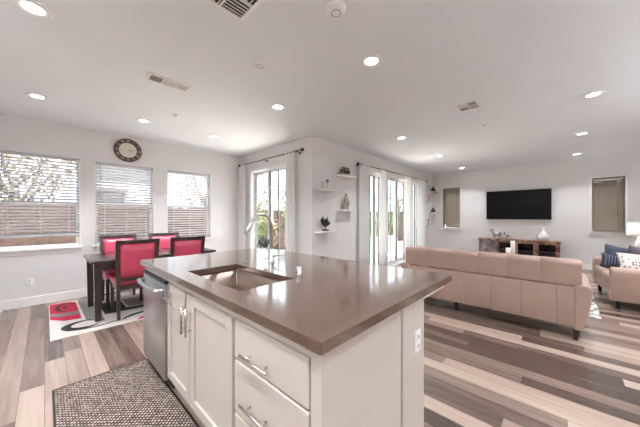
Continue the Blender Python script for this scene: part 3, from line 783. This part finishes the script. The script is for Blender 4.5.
def drawer(z0, z1):
    m = MB(); ibox(m, .622, FX, .640, 1.146, z0, z1); d = m.build('drawer', M['cab'], isl, bevel=.005, seg=3)
    zc = (z0+z1)/2-.035; pull(d, (.590, .845, zc), (.590, 1.045, zc))
drawer(.643, .818); drawer(.385, .632); drawer(.125, .374)
# dishwasher
dw = thing('dishwasher', 'stainless steel dishwasher set in the end of the island', 'dishwasher', (.622, 2.459, 0))
MB().rbox(-.012, .02, -.298, .298, .085, .80, .006).build('door', M['steel'], dw)
MB().box(-.006, .02, -.298, .298, .80, .828).build('control_strip', M['black'], dw, bevel=.003)
MB().box(.022, .55, -.29, .29, .10, .825).build('tub', M['dark'], dw)
MB().box(.05, .06, -.298, .298, .0, .09).build('kick_plate', M['black'], dw)
m = MB(); pts = []
for k in range(13):
    u = -1+k/6; pts.append((-.058-.012*(1-u*u), .255*u, .752))
m.tube([(-.012, -.262, .752)]+pts+[(-.012, .262, .752)], .016, 12)
m.build('handle', M['steel'], dw)
MB().box(-.0135, -.012, .2, .222, .13, .15).build('badge', M['nickel'], dw)
# over-door towel bar
t = thing('towel_bar', 'thin steel over-door towel bar hooked on the left island door', 'towel bar', (.60, 1.93, .72))
MB().tube([(-.018, -.17, 0), (-.018, .17, 0)], .0055, 10).build('bar', M['nickel'], t)
for y in (-.165, .165):
    MB().box(.014, .0185, y-.008, y+.008, -.015, .1).box(.0185, .045, y-.008, y+.008, .0985, .102).box(-.018, .014, y-.006, y+.006, -.006, .004).build('hook', M['nickel'], t)
# worktop with the sink cut out
SX0, SX1, SY0, SY1 = .712, 1.095, 1.255, 1.985
m = MB(); z0, z1 = .873, .914
xs = [KX0, SX0, SX1, KX1]; ys = [KY0, SY0, SY1, KY1]
vt = {}
for zi, z in enumerate((z0, z1)):
    for i, x in enumerate(xs):
        for j, y in enumerate(ys): vt[(i, j, zi)] = m.bm.verts.new((x-1.2445, y-1.677, z))
for zi in (0, 1):
    for i in range(3):
        for j in range(3):
            if (i, j) != (1, 1): m.bm.faces.new([vt[(i, j, zi)], vt[(i+1, j, zi)], vt[(i+1, j+1, zi)], vt[(i, j+1, zi)]])
for i in range(3):
    for j in (0, 3): m.bm.faces.new([vt[(i, j, 0)], vt[(i+1, j, 0)], vt[(i+1, j, 1)], vt[(i, j, 1)]])
    for k in (0, 3): m.bm.faces.new([vt[(k, i, 0)], vt[(k, i+1, 0)], vt[(k, i+1, 1)], vt[(k, i, 1)]])
for (a, b) in (((1, 1), (2, 1)), ((2, 1), (2, 2)), ((2, 2), (1, 2)), ((1, 2), (1, 1))):
    m.bm.faces.new([vt[a+(0,)], vt[b+(0,)], vt[b+(1,)], vt[a+(1,)]])
o = m.build('countertop', M['quartz'], bevel=.003); o.location = (1.2445, 1.677, 0)
tag(o, 'dark brown polished stone countertop on the kitchen island', 'countertop')
# sink
t = thing('kitchen_sink', 'undermount stainless steel sink basin in the island counter', 'sink', ((SX0+SX1)/2, (SY0+SY1)/2, .68))
a, b = (SX1-SX0)/2+.006, (SY1-SY0)/2+.006
m = MB()
def ring(q, z, r, n=6):
    pts = []
    for (sx, sy, a0) in ((1, 1, 0), (-1, 1, PI/2), (-1, -1, PI), (1, -1, 1.5*PI)):
        for k in range(n+1):
            th = a0+k*PI/2/n; pts.append(m.bm.verts.new((sx*(a-q-r)+r*math.cos(th), sy*(b-q-r)+r*math.sin(th), z)))
    return pts
rings = [ring(-.02, .192, .02), ring(0, .192, .008), ring(0, .03, .008), ring(.006, .006, .012), ring(.03, .0, .02)]
for A, B in zip(rings, rings[1:]):
    for k in range(len(A)):
        f = m.bm.faces.new((A[k], A[(k+1) % len(A)], B[(k+1) % len(A)], B[k])); f.smooth = True
m.bm.faces.new(rings[-1])
m.build('basin', M['sink'], t)
MB().lathe([(.045, .002), (.04, .005), (.03, .003), (0, .002)], n=24).build('drain', M['chrome'], t)
# faucet
t = thing('kitchen_faucet', 'tall brushed gooseneck pull-down faucet beside the sink', 'faucet', (1.355, 1.855, .914))
MB().lathe([(0, 0), (.031, 0), (.031, .006), (.025, .012), (.024, .1), (.018, .115), (0, .115)], n=24).build('base', M['steel'], t)
pts = [(0, 0, .11), (0, 0, .30)]
for k in range(1, 15):
    th = k*math.radians(150)/14; pts.append((-.1+.1*math.cos(th), 0, .30+.115*math.sin(th)))
MB().tube(pts, .0125, 14).build('spout', M['nickel'], t)
e = Vector(pts[-1]); d = (Vector(pts[-1])-Vector(pts[-2])).normalized()
MB().tube([e, e+d*.02, e+d*.03, e+d*.115, e+d*.12], .018, 14, rads=[.014, .015, .018, .02, .014]).build('spray_head', M['steel'], t)
MB().tube([(0, 0, .055), (.01, -.045, .058)], .014, 12).tube([(.01, -.045, .058), (.025, -.13, .075)], .007, 10).build('lever', M['steel'], t)
t = thing('air_gap_cap', 'small steel cylinder air gap cap on the counter right of the sink', 'air gap cap', (1.20, 1.33, .914))
MB().lathe([(0, 0), (.024, 0), (.024, .004), (.0225, .006), (.0225, .05), (.02, .054), (0, .055)], n=24).build('cap', M['chrome'], t)
MB().box(-.0235, -.02, -.008, .008, .012, .02).build('vent_slot', M['dark'], t)
t = thing('hole_cover', 'flat round steel hole cover on the counter left of the faucet', 'hole cover', (1.185, 1.99, .914))
MB().lathe([(0, 0), (.024, 0), (.024, .003), (.018, .006), (0, .007)], n=24).build('disc', M['chrome'], t)
# footed glass bowl with dark filling
t = thing('footed_glass_bowl', 'clear footed glass bowl holding dark grey balls behind the faucet', 'bowl', (1.42, 2.05, .914))
MB().lathe([(0, 0), (.045, 0), (.042, .006), (.008, .014), (.007, .06), (.02, .07), (.058, .1), (.07, .15), (.062, .19), (.06, .19), (.066, .15), (.055, .104), (0, .075)], n=28).build('bowl', M['clear'], t)
m = MB()
for q in ((0, 0, .128), (.03, .02, .158), (-.03, .01, .158), (.0, -.032, .16), (0, .015, .186)): m.ball(q, .029, jit=.2)
m.build('decor_balls', M['pebble'], t)
t = thing('drinking_glass', 'clear tumbler on the counter behind the faucet lever', 'glass', (1.53, 1.93, .914))
MB().lathe([(0, 0), (.03, 0), (.038, .11), (.036, .11), (.0285, .006), (0, .006)], n=24).build('tumbler', M['clear'], t)
MB().lathe([(0, .007), (.0285, .007), (.031, .04), (0, .04)], n=24).build('water', M['clear'], t)
outlet('white outlet on the end post of the kitchen island', (1.37, .574, .645), 0)

# ------------------------------------------------------------------ dining set
t = thing('dining_table', 'dark espresso rectangular dining table by the windows', 'dining table', (1.155, 4.60, .012))
MB().rbox(-.775, .775, -.45, .45, .715, .748, .006).build('tabletop', M['wood'], t)
MB().box(-.69, .69, -.385, -.36, .62, .715).box(-.69, .69, .36, .385, .62, .715).box(-.69, -.665, -.36, .36, .62, .715).box(.665, .69, -.36, .36, .62, .715).build('apron', M['wood'], t)
for x in (-.7, .7):
    for y in (-.39, .39): MB().bar((x, y, 0), (x, y, .715), .06, .06, .085, .085).build('leg', M['wood'], t, bevel=.004)
def chair():
    """faces +Y; origin on the floor under the middle of the seat"""
    t = thing('dining_chair', 'x', 'chair', (0, 0, 0), 0, 'dining chairs')
    for s in (-1, 1):
        m = MB().bar((s*.2, -.25, 0), (s*.2, -.21, .45), .034, .034, .042, .042)
        m.bar((s*.2, -.21, .45), (s*.218, -.285, .985), .042, .042, .044, .03)
        m.build('back_post', M['wood'], t, bevel=.004)
        MB().bar((s*.2, .2, 0), (s*.2, .2, .40), .034, .034, .044, .044).build('leg', M['wood'], t, bevel=.004)
    m = MB()
    for k in range(8):
        u0, u1 = -.235+.47*k/8, -.235+.47*(k+1)/8
        c0, c1 = -.302+.0*u0, -.302
        f = lambda u: -.018*(1-(u/.235)**2)
        m.hexa([(u0, -.298+f(u0), .955), (u1, -.298+f(u1), .955), (u1, -.262+f(u1), .955), (u0, -.262+f(u0), .955),
                (u0, -.304+f(u0), .995+.006*(u0/.235)**2), (u1, -.304+f(u1), .995+.006*(u1/.235)**2), (u1, -.27+f(u1), .995+.006*(u1/.235)**2), (u0, -.27+f(u0), .995+.006*(u0/.235)**2)])
    m.build('top_rail', M['wood'], t)
    MB().box(-.2, .2, -.235, -.20, .47, .51).build('lower_rail', M['wood'], t)
    m = MB(); n = 8; rows = []
    for side in (0, 1):
        for j in range(5):
            z = .51+(.957-.51)*j/4; yb = -.217+(z-.47)/.5*(-.066)
            line = []
            for k in range(n+1):
                u = -1+2*k/n; bul = (.022*(1-u**4)*(1-((j-2)/2)**4) + .008)
                cv = -.018*(1-u*u)*(z-.5)/.46
                line.append(m.bm.verts.new((u*.192, yb+cv+(bul if side else -bul*.7), z)))
            rows.append(line)
    for a in (0, 5):
        for j in range(4):
            for k in range(n): m.bm.faces.new((rows[a+j][k], rows[a+j][k+1], rows[a+j+1][k+1], rows[a+j+1][k])).smooth = True
    for j in range(4):
        for k in (0, n): m.bm.faces.new((rows[j][k], rows[j+1][k], rows[6+j][k], rows[5+j][k]))
    for j in (0, 4):
        for k in range(n): m.bm.faces.new((rows[j][k], rows[j][k+1], rows[5+j][k+1], rows[5+j][k]))
    m.build('back_panel', M['red'], t)
    MB().box(-.21, .21, -.2, .215, .35, .41).build('seat_frame', M['wood'], t, bevel=.004)
    MB().rbox(-.225, .225, -.19, .235, .405, .485, .03, 4).build('seat_cushion', M['red'], t)
    return t
RUGZ = .0125
c = chair(); c.location = (.835, 4.30, RUGZ); c.rotation_euler = (0, 0, 0); c['label'] = 'near magenta leather dining chair with its back to the island end'
dup(c, (1.45, 4.30, RUGZ), 0, 'near magenta leather dining chair at the right, partly behind the counter')
dup(c, (.815, 4.93, RUGZ), PI, 'far dining chair on the window side, left one under the second window')
dup(c, (1.47, 4.93, RUGZ), PI, 'far dining chair on the window side, between the second and third windows')
# dining rug: stacked flat motifs in one mesh
m = MB()
def flat(poly, z, mi): m.prism(poly, 'Z', 0, z, mi)
rx0, rx1, ry0, ry1 = .04, 2.35, 3.90, 5.50
flat([(rx0, ry0), (rx1, ry0), (rx1, ry1), (rx0, ry1)], .009, 0)
flat([(rx0+.008, 4.69), (.17, 4.53), (.325, 4.48), (.325, 5.42), (.2, ry1-.02), (rx0+.008, ry1-.02)], .0100, 1)
flat([(rx0+.008, 4.86), (.12, 4.74), (.325, 4.72), (.325, 4.88), (.13, 4.90), (rx0+.008, 4.98)], .0106, 3)
flat([(.36, 4.34), (.52, 4.17), (.52, ry1-.02), (.345, ry1-.02)], .0100, 3)
flat([(.525, 4.38), (rx1-.15, 4.28), (rx1-.15, 5.05), (.525, 5.05)], .0103, 0)
flat([(.55, 4.43), (rx1-.18, 4.33), (rx1-.18, 5.02), (.55, 5.02)], .0106, 2)
flat([(.80, 4.55), (1.7, 4.5), (1.7, 4.96), (.80, 4.98)], .0110, 0)
flat([(.83, 4.58), (1.67, 4.53), (1.67, 4.93), (.83, 4.95)], .0114, 3)
flat([(.80, ry0+.02), (1.5, ry0+.02), (1.4, 4.06), (1.1, 4.12), (.9, 4.05)], .0103, 1)
def arc(cx, cy, rx, ry, a0, a1, w0, w1, z, mi, n=22):
    o_, i_ = [], []
    for k in range(n+1):
        t_ = k/n; a = a0+(a1-a0)*t_; w = w0+(w1-w0)*math.sin(PI*t_)
        o_.append((cx+(rx+w)*math.cos(a), cy+(ry+w)*math.sin(a))); i_.append((cx+(rx-w)*math.cos(a), cy+(ry-w)*math.sin(a)))
    for k in range(n): flat([o_[k], o_[k+1], i_[k+1], i_[k]], z, mi)
arc(.335, 4.22, .165, .135, PI*.30, PI*1.80, .004, .042, .0112, 2)
arc(.42, 4.30, .36, .27, PI*1.25, PI*1.72, .003, .016, .0109, 2)
arc(.98, 4.02, .30, .17, PI*.15, PI*.95, .004, .035, .0112, 2)
arc(.22, 5.18, .10, .20, PI*.1, PI*1.5, .006, .026, .0112, 2)
arc(.24, 5.18, .045, .09, 0, PI*1.6, .004, .016, .0114, 2)
o = m.build('area_rug', [M['rugwhite'], M['rugred'], M['rugblack'], M['ruggrey']])
tag(o, 'red, grey and ivory patterned rug under the dining table', 'rug')
# kitchen mat
t = thing('kitchen_mat', 'brown woven kitchen mat with black edge beside the island', 'mat', (.335, 1.75, 0))
MB().rbox(-.285, .312, -1.02, 1.03, 0, .009, .004).build('weave', M['weave'], t)
MB().box(-.297, -.285, -1.03, 1.04, 0, .009).box(.312, .324, -1.03, 1.04, 0, .009).box(-.285, .312, 1.03, 1.042, 0, .009).box(-.285, .312, -1.032, -1.02, 0, .009).build('border', M['dark'], t)

# ------------------------------------------------------------------ sofas
def sofa(label, loc, rz, width, name='sofa', npan=6):
    """back at local x=0 facing -x, seat faces +x; y across"""
    t = thing(name, label, 'sofa', loc, rz)
    D = .90; w = width/2; aw = .13; inn = w-aw
    m = MB(); st = .305; e = -inn
    cuts = [-inn]
    k0 = math.ceil((-inn+.08)/st)
    y = -inn+ ((2*inn) % st)*.5 + (.0 if ((2*inn) % st) > .12 else st)
    while y < inn-.05: cuts.append(y); y += st
    cuts.append(inn)
    for a, b in zip(cuts, cuts[1:]): m.rbox(.012, .12, a+.0005, b-.0005, .145, .56, .006, 2)
    m.build('back_panel', M['leather'], t)
    m = MB()
    sh = st*.45; cu = [-inn-.05]+[c+sh for c in cuts[1:-1] if c+sh < inn-.08]+[inn+.05]
    for a, b in zip(cu, cu[1:]):
        tb = bmesh.new(); c = bmesh.ops.create_cube(tb, size=1)
        for v in c['verts']: v.co = Vector((.115+v.co.x*.20, (a+b)/2+v.co.y*(b-a-.001), .695+v.co.z*.30))
        bmesh.ops.bevel(tb, geom=[q for q in tb.edges if abs((q.verts[0].co-q.verts[1].co).normalized().y) > .9], offset=.055, segments=5, profile=.5, affect='EDGES')
        outer = [q for q in tb.edges if abs((q.verts[0].co-q.verts[1].co).normalized().x) > .9 and all(abs(v.co.y) > inn+.04 and v.co.z > .8 for v in q.verts)]
        if outer: bmesh.ops.bevel(tb, geom=outer, offset=.06, segments=5, profile=.5, affect='EDGES')
        bmesh.ops.bevel(tb, geom=[q for q in tb.edges if q.calc_length() > .05 and abs((q.verts[0].co-q.verts[1].co).normalized().y) < .5], offset=.004, segments=2, profile=.5, affect='EDGES')
        m.merge(tb)
    m.build('backrest', M['leather'], t)
    n = 2 if width < 1.6 else 3
    for k in range(n):
        a = -inn+2*inn*k/n; b = -inn+2*inn*(k+1)/n
        MB().rbox(.16, D-.01, a+.004, b-.004, .30, .455, .04, 4).build('seat_cushion', M['leather'], t)
        MB().rbox(.19, .36, a+.008, b-.008, .45, .80, .06, 4).build('back_cushion', M['leather'], t)
    MB().rbox(.10, D-.03, -inn, inn, .14, .305, .015).build('base', M['leather'], t)
    for s in (-1, 1):
        prof = [(inn-.015, .115), (inn+.055, .115), (inn+.098, .3), (inn+.128, .50), (inn+.132, .55), (inn+.11, .585), (inn+.06, .598), (inn+.0, .588), (inn-.015, .55)]
        m = MB().prism([(s*u, v) for u, v in prof], 'X', .0, D)
        m.build('armrest', M['leather'], t, bevel=.02, seg=4)
        for x in (.06, D-.08):
            MB().bar((x, s*(w-.13), 0), (x, s*(w-.12), .13), .038, .038, .055, .055).build('leg', M['black'], t)
    MB().bar((.14, .27, 0), (.14, .27, .145), .035, .035, .05, .05).build('leg', M['black'], t)
    return t
sofa('long tan leather sofa seen from behind, facing the television', (3.81, .822, 0), 0, 2.08)
sofa('tan leather loveseat at the right edge with cushions on it', (6.18, -1.322, 0), PI/2+math.radians(4.6), 1.40, 'loveseat')
def pillow(label, loc, rot, w, h, th, mt):
    m = MB(); n = 10; V = {}
    for side in (1, -1):
        for i in range(n+1):
            for j in range(n+1):
                u, v = -1+2*i/n, -1+2*j/n
                k = (max(0, 1-u*u)*max(0, 1-v*v))**.42; pin = 1-.09*(1-abs(u*v))*max(abs(u), abs(v))**3
                if side == -1 and (i in (0, n) or j in (0, n)): V[(side, i, j)] = V[(1, i, j)]; continue
                V[(side, i, j)] = m.bm.verts.new((u*w/2*pin, side*th/2*k, v*h/2*pin))
        for i in range(n):
            for j in range(n): m.bm.faces.new((V[(side, i, j)], V[(side, i+1, j)], V[(side, i+1, j+1)], V[(side, i, j+1)])).smooth = True
    o = m.build('throw_pillow', mt); o.location = loc; o.rotation_euler = rot
    return tag(o, label, 'pillow', 'cushions on the loveseat')
pillow('denim blue cushion standing at the back left of the loveseat', (6.57, -.64, .635), (math.radians(-14), math.radians(12), math.radians(-78)), .32, .36, .13, M['denim'])
pillow('navy striped cushion in front of the denim one', (6.38, -.60, .555), (math.radians(-26), math.radians(14), math.radians(-76)), .34, .25, .13, M['navy'])
pillow('white cushion with rows of reddish motifs, nearest on the loveseat', (6.12, -.82, .585), (math.radians(-22), math.radians(4), math.radians(-66)), .48, .33, .14, M['dots'])
pillow('plum grey cushion at the right edge of the photo', (6.44, -.90, .645), (math.radians(-12), math.radians(4), math.radians(-80)), .30, .38, .13, M['plum'])
pillow('pale blue grey cushion tucked between the denim and plum ones', (6.59, -.94, .635), (math.radians(-8), 0, math.radians(-86)), .28, .37, .1, M['paleblue'])
# living room rug, coffee table, candles
o = MB().rbox(-1.0, 1.0, -1.15, 1.15, 0, .01, .004).build('area_rug', M['rugzebra']); o.location = (5.86, .80, 0)
tag(o, 'black and white patterned rug between the two sofas', 'rug')
t = thing('coffee_table', 'low wooden coffee table hidden behind the long sofa', 'coffee table', (5.75, .85, .0101))
MB().rbox(-.3, .3, -.5, .5, .39, .43, .006).build('tabletop', M['rustic'], t)
for x in (-.26, .26):
    for y in (-.46, .46): MB().box(x-.03, x+.03, y-.03, y+.03, 0, .39).build('leg', M['rustic'], t)
def candle(label, x, y, h):
    t = thing('pillar_candle', label, 'candle', (x, y, .4401), 0, 'white pillar candles')
    MB().lathe([(0, 0), (.05, 0), (.05, .015), (.015, .03), (.012, .1), (.05, .12), (.05, .13), (0, .13)], n=20).build('holder', M['white'], t)
    MB().lathe([(0, .13), (.035, .13), (.035, h), (.03, h+.003), (0, h-.004)], n=20).build('wax', M['candle'], t)
    MB().tube([(0, 0, h-.004), (.002, 0, h+.012)], .002, 6).build('wick', M['black'], t)
candle('taller white pillar candle standing in front of the media console', 5.85, .68, .42)
candle('shorter white pillar candle just left of the taller one', 5.62, .72, .31)

# ------------------------------------------------------------------ television wall
t = thing('television', 'large flat black television mounted on the far wall', 'television', (TX, .966, 1.63))
MB().rbox(-.075, -.04, -.728, .728, -.41, .41, .004).build('bezel', M['black'], t)
MB().box(-.077, -.0745, -.718, .718, -.398, .402).build('screen', M['screen'], t)
MB().box(-.04, 0, -.25, .25, -.2, .2).build('wall_mount', M['black'], t)
t = thing('media_console', 'rustic reddish brown media console with glass doors under the television', 'media console', (TX-.23, .945, 0))
hw = .875
MB().rbox(-.215, .2, -hw-.02, hw+.02, .635, .672, .005).build('top', M['rustic'], t)
m = MB().box(-.2, .19, -hw, -hw+.03, .06, .635).box(-.2, .19, hw-.03, hw, .06, .635).box(-.2, .19, -hw+.03, hw-.03, .06, .09).box(.17, .19, -hw+.03, hw-.03, .09, .635)
m.box(-.18, .17, -.016, .016, .09, .635).box(-.18, .17, -.45, -.42, .09, .635).box(-.18, .17, .42, .45, .09, .635).box(-.15, .17, -hw+.03, hw-.03, .36, .38)
m.build('carcass', M['rustic'], t)
for y in (-.8, .8):
    for x in (-.16, .15): MB().box(x-.03, x+.03, y-.03, y+.03, 0, .06).build('foot', M['rustic'], t)
for k, mt in enumerate((M['rustic'], M['rustic'], M['rustic'], M['rusticgrey'])):
    y0 = -hw+.034+k*.43+(.0 if k < 1 else .004); y1 = y0+.415
    m = MB(); frame_ring(m, 'Y', y0, y1, .095, .628, -.205, -.185, .045)
    d = m.build('door', mt, t, bevel=.003)
    MB().box(-.197, -.193, y0+.045, y1-.045, .14, .583).build('pane', M['smoke'] if k < 3 else mt, d)
    MB().ball((-.215, y0+.02 if k % 2 else y1-.02, .38), .013).build('knob', M['iron'], d)
def zebra(label, y, s):
    t = thing('zebra_figurine', label, 'figurine', (TX-.26, y, .672), 0, 'striped figurines on the console')
    m = MB().ball((0, 0, .13*s), .06*s, .105*s, .065*s)
    for yy in (-.055, .055):
        for x in (-.025, .025): m.tube([(x*s, yy*s, 0), (x*s, yy*s, .11*s)], .014*s, 8)
    m.tube([(0, .07*s, .15*s), (0, .11*s, .22*s)], .03*s, 10, rads=[.04*s, .026*s]).tube([(0, .095*s, .225*s), (0, .165*s, .19*s)], .02*s, 10, rads=[.028*s, .016*s])
    m.tube([(0, -.09*s, .15*s), (0, -.115*s, .08*s)], .006*s, 6)
    m.build('body', M['zebraw'], t)
    for x in (-.015, .015): MB().ball((x*s, .09*s, .258*s), .008*s, .01*s, .02*s).build('ear', M['zebraw'], t)
zebra('larger black and white striped figurine on the console', 1.40, 1.1)
zebra('smaller black and white striped figurine on the console', 1.14, .8)
t = thing('bottle_vase', 'white teardrop vase with slim neck on the media console', 'vase', (TX-.25, .40, .672))
MB().lathe([(0, 0), (.07, 0), (.12, .04), (.135, .09), (.12, .145), (.075, .2), (.035, .25), (.02, .30), (.018, .36), (.013, .36), (.013, .30), (0, .2)], n=28).build('body', M['white'], t)
MB().tube([(0, 0, .2), (.004, -.01, .36), (.03, -.035, .50)], .004, 6).build('twig', M['wand'], t)
# lamp beyond the loveseat
t = thing('side_table', 'small side table behind the loveseat by the far wall', 'side table', (8.55, -1.14, 0))
MB().lathe([(0, .53), (.24, .53), (.24, .555), (0, .555)], n=32).build('tabletop', M['wood'], t)
MB().lathe([(.025, .03), (.025, .53)], n=16).build('column', M['wood'], t)
MB().lathe([(0, 0), (.17, 0), (.17, .02), (.03, .04), (0, .04)], n=28).build('base', M['wood'], t)
t = thing('table_lamp', 'table lamp with plain white drum shade at the right edge', 'lamp', (8.55, -1.14, .555))
MB().lathe([(0, 0), (.08, 0), (.08, .015), (.05, .05), (.07, .14), (.03, .24), (.012, .3), (.012, .36), (0, .36)], n=24).build('base', M['white'], t)
MB().lathe([(.165, .335), (.15, .635)], n=32).build('lamp_shade', M['shade'], t, solid=.003)
MB().tube([(0, 0, .36), (0, 0, .6)], .006, 8).tube([(-.15, 0, .6), (.15, 0, .6)], .003, 6).build('harp', M['nickel'], t)
bl = bpy.data.lights.new('lamp_bulb', 'POINT'); bl.energy = 5; bl.shadow_soft_size = .04; bl.color = (1, .96, .92)
bo = bpy.data.objects.new('lamp_bulb', bl); COL.objects.link(bo); bo.location = (8.55, -1.14, 1.04)
